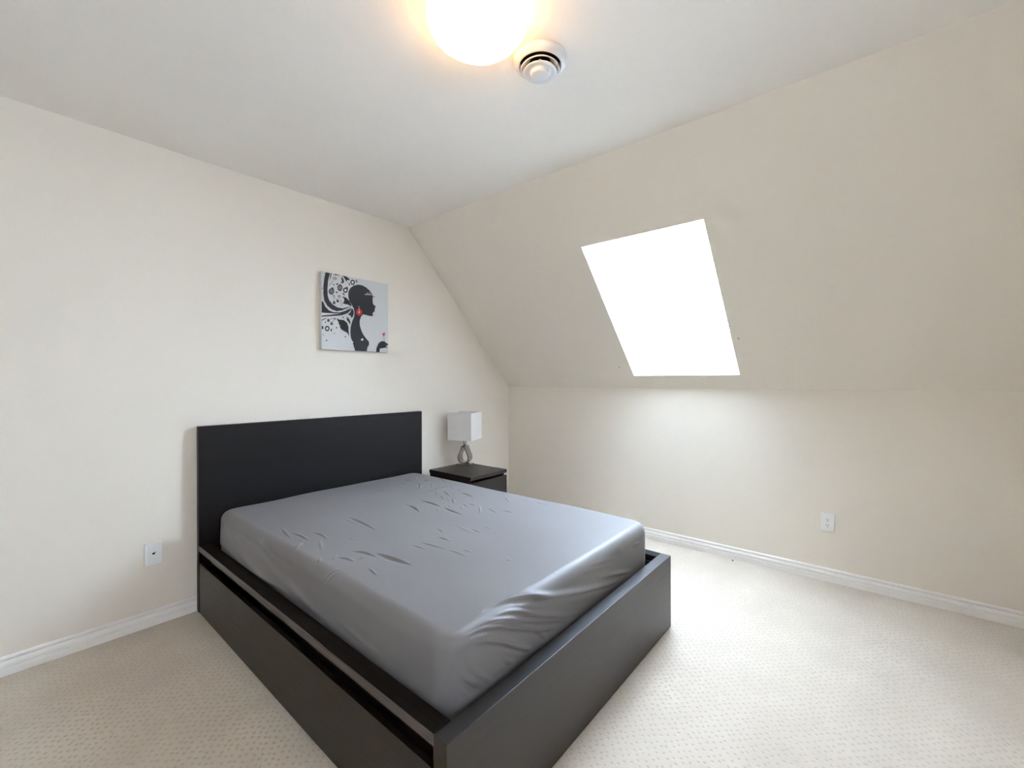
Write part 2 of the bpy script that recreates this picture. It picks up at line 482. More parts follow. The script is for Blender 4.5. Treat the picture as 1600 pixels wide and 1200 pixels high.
# ------------------------------------------------------------------ creases and print
STROKES = [  # height mm, half width mm, trough, points on the mattress surface (m)
 [7,8,0.9,[[-1.79,-0.824,0.562],[-1.788,-0.929,0.562],[-1.801,-1.038,0.562]]],
 [6,7,0.8,[[-1.789,-1.04,0.562],[-1.82,-1.12,0.562],[-1.827,-1.247,0.562]]],
 [5,7,0.7,[[-1.904,-0.873,0.562],[-1.919,-0.949,0.562],[-1.944,-1.021,0.562]]],
 [3.5,6,0.6,[[-1.639,-0.834,0.562],[-1.677,-0.915,0.562]]],
 [5,7,0.7,[[-1.549,-0.756,0.562],[-1.579,-0.824,0.562],[-1.611,-0.902,0.562]]],
 [3.5,6,0.6,[[-1.586,-0.729,0.562],[-1.643,-0.814,0.562]]],
 [7,8,0.9,[[-1.646,-0.953,0.562],[-1.665,-0.99,0.562],[-1.713,-1.034,0.562]]],
 [6,8,0.8,[[-1.506,-0.878,0.562],[-1.511,-0.94,0.562],[-1.532,-1.029,0.562]]],
 [5,7,0.7,[[-1.318,-0.409,0.562],[-1.317,-0.479,0.562],[-1.347,-0.552,0.562]]],
 [7,9,0.9,[[-1.517,-0.451,0.562],[-1.53,-0.497,0.562],[-1.621,-0.598,0.562]]],
 [3.5,6,0.6,[[-1.451,-0.51,0.562],[-1.491,-0.583,0.562],[-1.556,-0.639,0.562]]],
 [3.5,6,0.6,[[-1.427,-0.39,0.562],[-1.403,-0.441,0.562]]],
 [4,16,0.4,[[-1.663,-0.689,0.562],[-1.507,-0.68,0.562],[-1.379,-0.699,0.562]]],
 [3.5,6,0.6,[[-1.672,-1.07,0.562],[-1.704,-1.155,0.562]]],
 [3.5,6,0.6,[[-1.655,-1.104,0.562],[-1.657,-1.172,0.562]]],
 [5,8,0.7,[[-1.644,-1.173,0.562],[-1.675,-1.217,0.562],[-1.756,-1.296,0.562]]],
 [3.5,6,0.6,[[-1.718,-1.111,0.562],[-1.762,-1.165,0.562]]],
 [3.5,6,0.6,[[-1.64,-1.233,0.562],[-1.691,-1.374,0.562]]],
 [3.5,6,0.6,[[-1.629,-1.338,0.562],[-1.619,-1.425,0.562]]],
 [3.5,9,0.5,[[-1.395,-1.146,0.562],[-1.423,-1.206,0.562],[-1.471,-1.268,0.562]]],
 [2,6,0.5,[[-1.372,-1.269,0.562],[-1.364,-1.324,0.562]]],
 [2,6,0.5,[[-1.342,-1.335,0.562],[-1.38,-1.492,0.562]]],
 [2,6,0.5,[[-1.956,-1.292,0.562],[-1.973,-1.413,0.562],[-1.985,-1.52,0.562]]],
 [3.5,6,0.6,[[-1.943,-1.419,0.562],[-1.959,-1.506,0.562]]],
 [3.5,6,0.6,[[-2.051,-1.289,0.562],[-2.075,-1.375,0.562]]],
 [3.5,6,0.6,[[-2.132,-1.397,0.562],[-2.129,-1.484,0.562]]],
 [3.5,6,0.6,[[-1.465,-0.805,0.562],[-1.483,-0.854,0.562]]],
 [3.5,6,0.6,[[-1.416,-0.694,0.562],[-1.478,-0.771,0.562]]],
 [2,6,0.5,[[-1.879,-1.172,0.562],[-1.828,-1.136,0.562]]],
 [2,6,0.5,[[-1.871,-1.083,0.562],[-1.835,-1.051,0.562]]],
 [2,6,0.5,[[-1.558,-1.028,0.562],[-1.565,-1.066,0.562]]],
 [2,6,0.5,[[-1.456,-0.989,0.562],[-1.444,-1.055,0.562]]],
 [3.5,6,0.6,[[-1.446,-0.322,0.562],[-1.378,-0.266,0.562]]],
 [2,6,0.5,[[-1.564,-0.592,0.562],[-1.533,-0.572,0.562]]],
 [3.5,6,0.6,[[-1.497,-0.327,0.562],[-1.472,-0.335,0.562]]],
 [2,6,0.5,[[-1.645,-0.907,0.562],[-1.69,-0.975,0.562]]],
 [2,6,0.5,[[-1.743,-1.026,0.562],[-1.78,-1.09,0.562]]],
 [2,6,0.5,[[-1.973,-1.363,0.562],[-1.987,-1.463,0.562]]],
 [2,6,0.5,[[-1.881,-1.455,0.562],[-1.889,-1.504,0.562]]],
 [6,9,0.8,[[-2.531,-0.674,0.562],[-2.55,-0.77,0.562],[-2.565,-0.864,0.562]]],
 [5,8,0.8,[[-2.528,-0.784,0.562],[-2.521,-0.857,0.562],[-2.524,-0.961,0.562]]],
 [5,8,0.8,[[-2.465,-0.86,0.562],[-2.455,-0.936,0.562],[-2.467,-1.017,0.562]]],
 [7,8,0.9,[[-2.233,-0.78,0.562],[-2.245,-0.919,0.562],[-2.258,-1.096,0.562]]],
 [2,6,0.5,[[-2.265,-0.789,0.562],[-2.271,-0.917,0.562]]],
 [3.5,6,0.6,[[-2.298,-0.653,0.562],[-2.222,-0.592,0.562]]],
 [4,10,0.6,[[-2.494,-0.997,0.562],[-2.545,-1.111,0.562]]],
 [3,10,0.5,[[-2.603,-0.995,0.561],[-2.557,-0.956,0.562]]],
 [6,9,0.8,[[-2.467,-1.225,0.562],[-2.441,-1.277,0.562],[-2.434,-1.364,0.562]]],
 [9,13,0.9,[[-2.409,-1.325,0.562],[-2.406,-1.425,0.562],[-2.391,-1.542,0.562]]],
 [6,9,0.8,[[-2.539,-1.238,0.562],[-2.519,-1.289,0.562],[-2.519,-1.335,0.562]]],
 [3.5,6,0.6,[[-2.563,-1.245,0.562],[-2.523,-1.208,0.562]]],
 [3.5,6,0.6,[[-2.497,-1.325,0.562],[-2.465,-1.326,0.562]]],
 [3.5,6,0.6,[[-2.265,-1.374,0.562],[-2.262,-1.462,0.562]]],
 [4,8,0.7,[[-2.223,-1.379,0.562],[-2.217,-1.463,0.562],[-2.203,-1.542,0.562]]],
 [2,6,0.5,[[-2.135,-1.382,0.562],[-2.129,-1.458,0.562]]],
 [3.5,6,0.6,[[-2.513,-1.43,0.562],[-2.528,-1.51,0.562]]],
 [1.5,6,0.4,[[-2.639,-1.316,0.526],[-2.582,-1.364,0.562]]],
 [1.5,6,0.4,[[-2.637,-1.35,0.531],[-2.601,-1.372,0.562]]],
 [3.5,6,0.6,[[-1.894,-0.802,0.562],[-1.913,-0.929,0.562],[-1.95,-1.041,0.562]]],
 [4,14,0.5,[[-2.632,-0.7,0.543],[-2.64,-0.738,0.52],[-2.64,-0.834,0.505]]],
 [2,6,0.5,[[-2.392,-1.073,0.562],[-2.394,-1.118,0.562]]],
 [3.5,6,0.6,[[-2.609,-1.217,0.559],[-2.589,-1.196,0.562]]],
 [2,6,0.5,[[-2.044,-0.621,0.562],[-1.981,-0.597,0.562]]],
 [2.5,7,0.6,[[-1.947,-0.523,0.562],[-1.81,-0.411,0.562]]],
 [3,8,0.7,[[-1.844,-0.443,0.562],[-1.787,-0.439,0.562]]],
 [2.5,7,0.6,[[-1.714,-0.373,0.562],[-1.637,-0.302,0.562]]],
 [3.5,6,0.6,[[-1.627,-0.397,0.562],[-1.563,-0.392,0.562]]],
 [3.5,6,0.6,[[-1.511,-0.278,0.562],[-1.495,-0.343,0.562]]],
 [3.5,6,0.6,[[-1.587,-0.275,0.562],[-1.528,-0.258,0.562]]],
 [6,10,0.7,[[-2.64,-0.189,0.519],[-2.64,-0.168,0.475]]],
 [5,12,0.6,[[-2.64,-0.247,0.502],[-2.64,-0.423,0.437],[-2.64,-0.709,0.403],[-2.64,-0.932,0.377]]],
 [4,14,0.5,[[-2.637,-0.678,0.533],[-2.64,-0.773,0.506],[-2.64,-0.894,0.495]]],
 [2.5,10,0.5,[[-2.64,-0.814,0.449],[-2.64,-1.006,0.416],[-2.64,-1.175,0.4]]],
 [2,6,0.5,[[-2.219,-0.259,0.562],[-2.171,-0.252,0.562]]],
 [1.5,10,0.5,[[-2.258,-0.147,0.562],[-2.156,-0.171,0.562]]],
 [5,12,0.6,[[-2.64,-0.473,0.371],[-2.64,-0.697,0.349],[-2.64,-0.993,0.359]]],
 [4,12,-0.2,[[-2.64,-0.65,0.483],[-2.64,-1.068,0.425],[-2.64,-1.333,0.381],[-2.64,-1.527,0.375],[-2.64,-1.705,0.371]]],
 [3,10,0.5,[[-2.64,-1.139,0.392],[-2.64,-1.333,0.374],[-2.64,-1.488,0.367]]],
 [2.5,12,0.5,[[-2.64,-1.42,0.419],[-2.64,-1.59,0.399],[-2.64,-1.738,0.394]]],
 [13,14,1.1,[[-2.507,-1.989,0.562],[-2.451,-1.992,0.562],[-2.375,-2.001,0.562],[-2.283,-2.025,0.554],[-2.155,-2.045,0.516],[-1.956,-2.045,0.46],[-1.726,-2.045,0.403],[-1.497,-2.045,0.347]]],
 [9,11,1,[[-2.448,-2.026,0.554],[-2.392,-2.032,0.548],[-2.332,-2.043,0.531],[-2.2,-2.045,0.465],[-2.06,-2.045,0.403],[-1.938,-2.045,0.371]]],
 [9,10,1,[[-2.556,-2.023,0.555],[-2.488,-2.027,0.553],[-2.382,-2.043,0.528],[-2.27,-2.045,0.474],[-1.992,-2.045,0.361]]],
 [9,10,1,[[-2.567,-2.03,0.549],[-2.505,-2.033,0.547],[-2.44,-2.043,0.528],[-2.335,-2.045,0.478],[-2.229,-2.045,0.423],[-2.093,-2.045,0.376]]],
 [9,10,1,[[-2.572,-2.04,0.534],[-2.507,-2.045,0.516],[-2.431,-2.045,0.48],[-2.335,-2.045,0.414],[-2.229,-2.045,0.351]]],
 [5,7,0.8,[[-2.565,-2.038,0.54],[-2.519,-2.042,0.533],[-2.464,-2.045,0.517]]],
 [7,12,0.7,[[-1.831,-2.045,0.464],[-1.646,-2.045,0.421],[-1.415,-2.045,0.362]]],
 [4,8,0.6,[[-2.258,-2.037,0.543],[-2.155,-2.045,0.506]]],
 [3,8,0.6,[[-2.339,-2.033,0.547],[-2.2,-2.045,0.499]]],
 [5,10,0.7,[[-2.431,-2.045,0.421],[-2.36,-2.045,0.375],[-2.31,-2.045,0.352]]],
 [4,10,0.6,[[-2.27,-2.045,0.441],[-2.2,-2.045,0.393],[-2.156,-2.045,0.358]]],
 [2.5,12,0.4,[[-1.875,-2.042,0.533],[-1.645,-2.045,0.496]]],
 [2.5,12,0.4,[[-1.952,-2.043,0.53],[-1.669,-2.045,0.472]]],
 [1.5,5,0.5,[[-2.155,-1.935,0.562],[-2.146,-1.942,0.562]]],
 [1.5,5,0.5,[[-2.082,-2.002,0.562],[-2.074,-2.011,0.561]]],
 [2.5,6,0.5,[[-2.158,-1.583,0.562],[-2.154,-1.638,0.562]]],
 [3.5,7,0.6,[[-2.202,-1.54,0.562],[-2.198,-1.596,0.562],[-2.195,-1.657,0.562]]],
 [2,7,0.5,[[-2.11,-1.787,0.562],[-2.103,-1.814,0.562]]],
 [9,7,0.9,[[-2.589,-2.038,0.489],[-2.575,-2.043,0.465],[-2.547,-2.045,0.438],[-2.515,-2.045,0.411],[-2.502,-2.045,0.397],[-2.476,-2.045,0.378],[-2.431,-2.045,0.353],[-2.395,-2.045,0.346]]],
 [-7,9,0.6,[[-2.609,-2.026,0.458],[-2.584,-2.04,0.429],[-2.562,-2.045,0.398],[-2.537,-2.045,0.381],[-2.483,-2.045,0.348]]],
 [4,9,0.6,[[-2.6,-2.032,0.394],[-2.575,-2.043,0.376]]],
 [4,8,0.6,[[-2.594,-2.035,0.441],[-2.541,-2.045,0.404]]],
 [4,8,0.6,[[-2.598,-2.033,0.37],[-2.575,-2.043,0.368]]],
 [4,7,0.7,[[-1.389,-2.045,0.493],[-1.424,-2.045,0.495],[-1.472,-2.045,0.498]]],
]
PRINT = {  # flat print of the canvas, in fractions of its width and height
 "figure": [
  [[0.369,0.75],[0.373,0.797],[0.4,0.848],[0.45,0.891],[0.514,0.914],[0.578,0.916],[0.643,0.895],[0.696,0.861],[0.716,0.833],[0.736,0.818],[0.747,0.789],[0.743,0.739],[0.744,0.693],[0.76,0.668],[0.794,0.651],[0.783,0.628],[0.774,0.597],[0.777,0.579],[0.75,0.558],[0.743,0.545],[0.747,0.506],[0.696,0.503],[0.591,0.514],[0.559,0.477],[0.539,0.416],[0.542,0.357],[0.565,0.287],[0.597,0.23],[0.643,0.179],[0.683,0.139],[0.683,0.097],[0.656,0.053],[0.65,0.005],[0.469,0.002],[0.45,0.06],[0.431,0.118],[0.406,0.181],[0.4,0.251],[0.404,0.321],[0.425,0.394],[0.457,0.467],[0.463,0.527],[0.45,0.578],[0.425,0.617],[0.388,0.671],[0.373,0.71]],
  [[0.743,0.78],[0.784,0.777],[0.786,0.784],[0.745,0.787]],
  [[0.797,0.002],[0.804,0.061],[0.838,0.13],[0.886,0.162],[0.935,0.161],[0.97,0.138],[0.998,0.128],[0.998,0.111],[0.963,0.109],[0.996,0.09],[0.956,0.088],[0.996,0.065],[0.949,0.071],[0.9,0.06],[0.859,0.052],[0.852,0.002]],
 ],
 "swirl": [
  [[0.054,0.998],[0.114,0.998],[0.088,0.893],[0.079,0.79],[0.082,0.7],[0.1,0.646],[0.146,0.595],[0.217,0.563],[0.29,0.56],[0.363,0.586],[0.413,0.603],[0.351,0.567],[0.277,0.53],[0.205,0.511],[0.135,0.526],[0.077,0.564],[0.036,0.627],[0.023,0.715],[0.025,0.827],[0.039,0.93]],
  [[0.121,0.998],[0.137,0.998],[0.123,0.938],[0.102,0.884],[0.114,0.942]],
  [[0.002,0.617],[0.023,0.608],[0.048,0.555],[0.1,0.51],[0.158,0.494],[0.253,0.502],[0.338,0.537],[0.406,0.589],[0.351,0.529],[0.277,0.495],[0.194,0.48],[0.002,0.469]],
  [[0.002,0.432],[0.111,0.453],[0.217,0.478],[0.314,0.511],[0.388,0.56],[0.415,0.592],[0.406,0.55],[0.363,0.504],[0.277,0.466],[0.158,0.443],[0.002,0.416]],
  [[0.158,0.986],[0.182,0.998],[0.259,0.998],[0.217,0.988],[0.182,0.984]],
  [[0.002,0.377],[0.042,0.401],[0.077,0.412],[0.042,0.39],[0.002,0.365]],
 ],
 "leaf": [
  [[0.419,0.575],[0.444,0.56],[0.453,0.514],[0.438,0.465],[0.413,0.445],[0.406,0.474],[0.363,0.487],[0.4,0.52]],
  [[0.277,0.72],[0.338,0.711],[0.388,0.671],[0.419,0.616],[0.406,0.603],[0.363,0.621],[0.29,0.624],[0.314,0.662],[0.308,0.696]],
  [[0.205,0.421],[0.235,0.405],[0.302,0.405],[0.351,0.375],[0.373,0.319],[0.375,0.261],[0.385,0.191],[0.357,0.236],[0.314,0.256],[0.271,0.275],[0.247,0.308],[0.253,0.326],[0.235,0.342],[0.229,0.375],[0.211,0.397]],
  [[0.345,0.456],[0.382,0.43],[0.4,0.391],[0.4,0.35],[0.375,0.383],[0.351,0.41]],
  [[0.284,0.998],[0.338,0.996],[0.382,0.974],[0.394,0.95],[0.357,0.952],[0.345,0.921],[0.326,0.953],[0.308,0.979]],
  [[0.277,0.98],[0.296,0.96],[0.31,0.928],[0.302,0.892],[0.292,0.902],[0.259,0.883],[0.28,0.929],[0.271,0.956]],
  [[0.129,0.82],[0.158,0.815],[0.17,0.797],[0.141,0.801]],
  [[0.194,0.858],[0.211,0.884],[0.232,0.883],[0.217,0.862]],
  [[0.15,0.715],[0.176,0.718],[0.162,0.697]],
  [[0.164,0.415],[0.188,0.423],[0.188,0.394]],
  [[0.373,0.92],[0.39,0.911],[0.398,0.877],[0.382,0.886]],
  [[0.482,0.96],[0.491,0.985],[0.507,0.949],[0.494,0.933]],
  [[0.336,0.85],[0.351,0.864],[0.373,0.835],[0.357,0.83]],
  [[0.28,0.764],[0.308,0.765],[0.324,0.738],[0.302,0.743]],
  [[0.114,0.251],[0.141,0.285],[0.135,0.233]],
 ],
 "ring": [
  ["ring",[[0.471,0.937],[0.468,0.923],[0.46,0.909],[0.449,0.9],[0.435,0.895],[0.422,0.896],[0.41,0.902],[0.403,0.913],[0.4,0.926],[0.403,0.941],[0.41,0.954],[0.422,0.964],[0.435,0.969],[0.449,0.968],[0.46,0.962],[0.468,0.951]],[[0.453,0.935],[0.452,0.927],[0.448,0.921],[0.442,0.916],[0.435,0.913],[0.428,0.914],[0.423,0.917],[0.419,0.922],[0.417,0.929],[0.419,0.936],[0.423,0.943],[0.428,0.948],[0.435,0.95],[0.442,0.95],[0.448,0.947],[0.452,0.941]]],
  ["ring",[[0.364,0.814],[0.362,0.799],[0.354,0.786],[0.343,0.777],[0.33,0.772],[0.317,0.773],[0.305,0.779],[0.298,0.79],[0.295,0.804],[0.298,0.818],[0.305,0.831],[0.317,0.841],[0.33,0.845],[0.343,0.844],[0.354,0.838],[0.362,0.827]],[[0.347,0.811],[0.346,0.804],[0.342,0.797],[0.336,0.793],[0.33,0.79],[0.323,0.791],[0.318,0.794],[0.314,0.799],[0.313,0.806],[0.314,0.813],[0.318,0.82],[0.323,0.825],[0.33,0.827],[0.336,0.827],[0.342,0.823],[0.346,0.818]]],
  ["ring",[[0.107,0.274],[0.104,0.26],[0.097,0.248],[0.087,0.239],[0.074,0.235],[0.062,0.237],[0.051,0.244],[0.044,0.255],[0.042,0.268],[0.044,0.282],[0.051,0.294],[0.062,0.303],[0.074,0.306],[0.087,0.305],[0.097,0.298],[0.104,0.287]],[[0.091,0.272],[0.089,0.265],[0.086,0.259],[0.081,0.255],[0.074,0.253],[0.068,0.254],[0.063,0.257],[0.059,0.263],[0.058,0.27],[0.059,0.276],[0.063,0.282],[0.068,0.287],[0.074,0.289],[0.081,0.288],[0.086,0.284],[0.089,0.279]]],
 ],
 "berry": [
  [[0.172,0.767],[0.168,0.748],[0.157,0.731],[0.141,0.721],[0.124,0.718],[0.108,0.725],[0.097,0.738],[0.093,0.756],[0.097,0.775],[0.108,0.791],[0.124,0.802],[0.141,0.805],[0.157,0.799],[0.168,0.785]],
  [[0.288,0.834],[0.285,0.814],[0.274,0.796],[0.259,0.785],[0.243,0.783],[0.228,0.789],[0.217,0.804],[0.214,0.823],[0.217,0.844],[0.228,0.861],[0.243,0.872],[0.259,0.875],[0.274,0.868],[0.285,0.854]],
  [[0.189,0.623],[0.187,0.614],[0.182,0.606],[0.174,0.601],[0.166,0.6],[0.158,0.603],[0.153,0.61],[0.151,0.618],[0.153,0.628],[0.158,0.635],[0.166,0.64],[0.174,0.641],[0.182,0.638],[0.187,0.632]],
  [[0.239,0.652],[0.237,0.643],[0.232,0.635],[0.224,0.63],[0.216,0.629],[0.208,0.632],[0.203,0.639],[0.201,0.647],[0.203,0.657],[0.208,0.664],[0.216,0.669],[0.224,0.67],[0.232,0.667],[0.237,0.661]],
  [[0.11,0.381],[0.108,0.372],[0.103,0.365],[0.096,0.36],[0.088,0.36],[0.08,0.363],[0.075,0.369],[0.073,0.378],[0.075,0.387],[0.08,0.394],[0.088,0.399],[0.096,0.4],[0.103,0.397],[0.108,0.39]],
  [[0.153,0.343],[0.152,0.334],[0.146,0.327],[0.139,0.322],[0.131,0.322],[0.123,0.325],[0.118,0.331],[0.116,0.34],[0.118,0.349],[0.123,0.356],[0.131,0.361],[0.139,0.362],[0.146,0.359],[0.152,0.352]],
  [[0.002,0.301],[0.019,0.298],[0.026,0.28],[0.019,0.261],[0.002,0.254]],
 ],
 "stem": [
  [[0.159,0.71],[0.168,0.632],[0.172,0.633],[0.164,0.711]],
  [[0.16,0.709],[0.21,0.658],[0.213,0.662],[0.163,0.713]],
  [[0.114,0.394],[0.176,0.411],[0.175,0.417],[0.113,0.399]],
  [[0.146,0.36],[0.182,0.409],[0.177,0.412],[0.142,0.363]],
  [[0.104,0.834],[0.16,0.908],[0.156,0.911],[0.1,0.837]],
  [[0.254,0.676],[0.277,0.585],[0.283,0.587],[0.26,0.678]],
 ],
 "stripe": [
  [[0.155,0.955],[0.151,0.92],[0.158,0.921],[0.162,0.955]],
  [[0.169,0.96],[0.169,0.915],[0.176,0.916],[0.176,0.961]],
  [[0.184,0.963],[0.188,0.917],[0.195,0.919],[0.191,0.964]],
  [[0.198,0.956],[0.2,0.931],[0.206,0.932],[0.204,0.957]],
  [[0.218,0.715],[0.26,0.726],[0.259,0.733],[0.217,0.722]],
  [[0.214,0.701],[0.266,0.712],[0.265,0.719],[0.213,0.707]],
  [[0.22,0.687],[0.263,0.696],[0.263,0.702],[0.219,0.693]],
 ],
 "dot": [
  [[0.217,0.762],[0.216,0.756],[0.212,0.752],[0.208,0.749],[0.203,0.748],[0.199,0.75],[0.195,0.754],[0.194,0.759],[0.195,0.764],[0.199,0.769],[0.203,0.772],[0.208,0.772],[0.212,0.771],[0.216,0.767]],
  [[0.173,0.858],[0.17,0.851],[0.164,0.847],[0.158,0.849],[0.155,0.856],[0.158,0.863],[0.164,0.867],[0.17,0.865]],
  [[0.06,0.351],[0.057,0.344],[0.051,0.341],[0.045,0.343],[0.043,0.349],[0.045,0.356],[0.051,0.359],[0.057,0.357]],
  [[0.212,0.294],[0.209,0.286],[0.202,0.282],[0.195,0.285],[0.192,0.292],[0.195,0.3],[0.202,0.304],[0.209,0.301]],
  [[0.305,0.44],[0.302,0.433],[0.296,0.43],[0.289,0.432],[0.287,0.439],[0.289,0.446],[0.296,0.449],[0.302,0.447]],
  [[0.335,0.184],[0.333,0.177],[0.326,0.174],[0.32,0.176],[0.317,0.183],[0.32,0.19],[0.326,0.193],[0.333,0.191]],
  [[0.075,0.119],[0.072,0.111],[0.065,0.107],[0.058,0.11],[0.055,0.117],[0.058,0.125],[0.065,0.129],[0.072,0.126]],
  [[0.179,0.22],[0.177,0.215],[0.172,0.212],[0.168,0.214],[0.166,0.219],[0.168,0.224],[0.172,0.227],[0.177,0.225]],
  [[0.029,0.189],[0.027,0.184],[0.023,0.181],[0.018,0.183],[0.016,0.188],[0.018,0.193],[0.023,0.195],[0.027,0.194]],
  [[0.014,0.783],[0.012,0.778],[0.008,0.775],[0.003,0.777],[0.002,0.781],[0.003,0.786],[0.008,0.789],[0.012,0.788]],
 ],
 "earring": [
  [[0.579,0.542],[0.577,0.527],[0.57,0.513],[0.56,0.501],[0.547,0.493],[0.533,0.489],[0.519,0.49],[0.506,0.496],[0.496,0.505],[0.489,0.517],[0.487,0.532],[0.489,0.547],[0.496,0.56],[0.506,0.572],[0.519,0.58],[0.533,0.584],[0.547,0.583],[0.56,0.578],[0.57,0.569],[0.577,0.556]],
 ],
 "lollipop": [
  [[0.9,0.274],[0.911,0.284],[0.924,0.275],[0.936,0.287],[0.948,0.278],[0.939,0.252],[0.924,0.234],[0.909,0.25]],
 ],
 "stick": [
  [[0.92,0.238],[0.924,0.159],[0.935,0.16],[0.931,0.239]],
 ],
 "pearl": [
  [[0.541,0.538],[0.539,0.527],[0.533,0.522],[0.527,0.525],[0.524,0.536],[0.527,0.547],[0.533,0.552],[0.539,0.548]],
  [[0.536,0.612],[0.535,0.607],[0.53,0.605],[0.526,0.606],[0.524,0.611],[0.526,0.615],[0.53,0.618],[0.535,0.616]],
  [[0.536,0.591],[0.535,0.586],[0.53,0.584],[0.526,0.585],[0.524,0.589],[0.526,0.594],[0.53,0.596],[0.535,0.595]],
  [[0.536,0.57],[0.535,0.566],[0.53,0.563],[0.526,0.565],[0.524,0.569],[0.526,0.574],[0.53,0.576],[0.535,0.575]],
  [[0.666,0.818],[0.664,0.812],[0.659,0.809],[0.654,0.811],[0.652,0.816],[0.654,0.821],[0.659,0.824],[0.664,0.823]],
  [[0.698,0.822],[0.696,0.816],[0.691,0.813],[0.685,0.815],[0.683,0.82],[0.685,0.826],[0.691,0.829],[0.696,0.827]],
 ],
 "highlight": [
  [[0.619,0.79],[0.733,0.802],[0.734,0.811],[0.62,0.799]],
  [[0.552,0.158],[0.584,0.184],[0.599,0.164],[0.578,0.145]],
  [[0.415,0.123],[0.435,0.13],[0.443,0.113],[0.428,0.106]],
  [[0.12,0.777],[0.118,0.771],[0.112,0.77],[0.109,0.775],[0.112,0.781],[0.118,0.782]],
  [[0.141,0.783],[0.139,0.778],[0.133,0.777],[0.13,0.782],[0.133,0.787],[0.139,0.788]],
  [[0.157,0.769],[0.154,0.764],[0.148,0.763],[0.146,0.768],[0.148,0.773],[0.154,0.774]],
  [[0.117,0.755],[0.114,0.749],[0.109,0.748],[0.106,0.753],[0.109,0.759],[0.114,0.76]],
  [[0.138,0.76],[0.135,0.754],[0.13,0.754],[0.127,0.758],[0.13,0.764],[0.135,0.765]],
  [[0.154,0.747],[0.152,0.742],[0.146,0.741],[0.143,0.746],[0.146,0.751],[0.152,0.752]],
  [[0.131,0.739],[0.128,0.733],[0.123,0.732],[0.12,0.737],[0.123,0.743],[0.128,0.743]],
  [[0.239,0.844],[0.236,0.838],[0.23,0.838],[0.227,0.842],[0.23,0.848],[0.236,0.849]],
  [[0.26,0.851],[0.257,0.845],[0.252,0.844],[0.249,0.849],[0.252,0.855],[0.257,0.856]],
  [[0.276,0.837],[0.273,0.831],[0.267,0.83],[0.265,0.835],[0.267,0.841],[0.273,0.842]],
  [[0.235,0.822],[0.232,0.816],[0.227,0.815],[0.224,0.82],[0.227,0.826],[0.232,0.827]],
  [[0.257,0.827],[0.254,0.821],[0.248,0.821],[0.245,0.826],[0.248,0.831],[0.254,0.832]],
  [[0.273,0.815],[0.271,0.809],[0.265,0.808],[0.262,0.813],[0.265,0.819],[0.271,0.819]],
  [[0.249,0.805],[0.247,0.8],[0.241,0.799],[0.238,0.804],[0.241,0.809],[0.247,0.81]],
  [[0.178,0.626],[0.176,0.622],[0.171,0.621],[0.169,0.625],[0.171,0.63],[0.176,0.63]],
  [[0.228,0.655],[0.226,0.651],[0.221,0.65],[0.219,0.654],[0.221,0.659],[0.226,0.659]],
  [[0.099,0.385],[0.097,0.381],[0.093,0.38],[0.091,0.384],[0.093,0.388],[0.097,0.389]],
  [[0.143,0.347],[0.14,0.343],[0.136,0.342],[0.134,0.346],[0.136,0.35],[0.14,0.351]],
 ],
}


# ------------------------------------------------------------------ mattress with fitted sheet
MX0, MX1, MY0, MY1, MZ0, MZ1, MR, MV = -2.640, -1.258, -2.045, -0.075, 0.292, 0.562, 0.046, 0.085


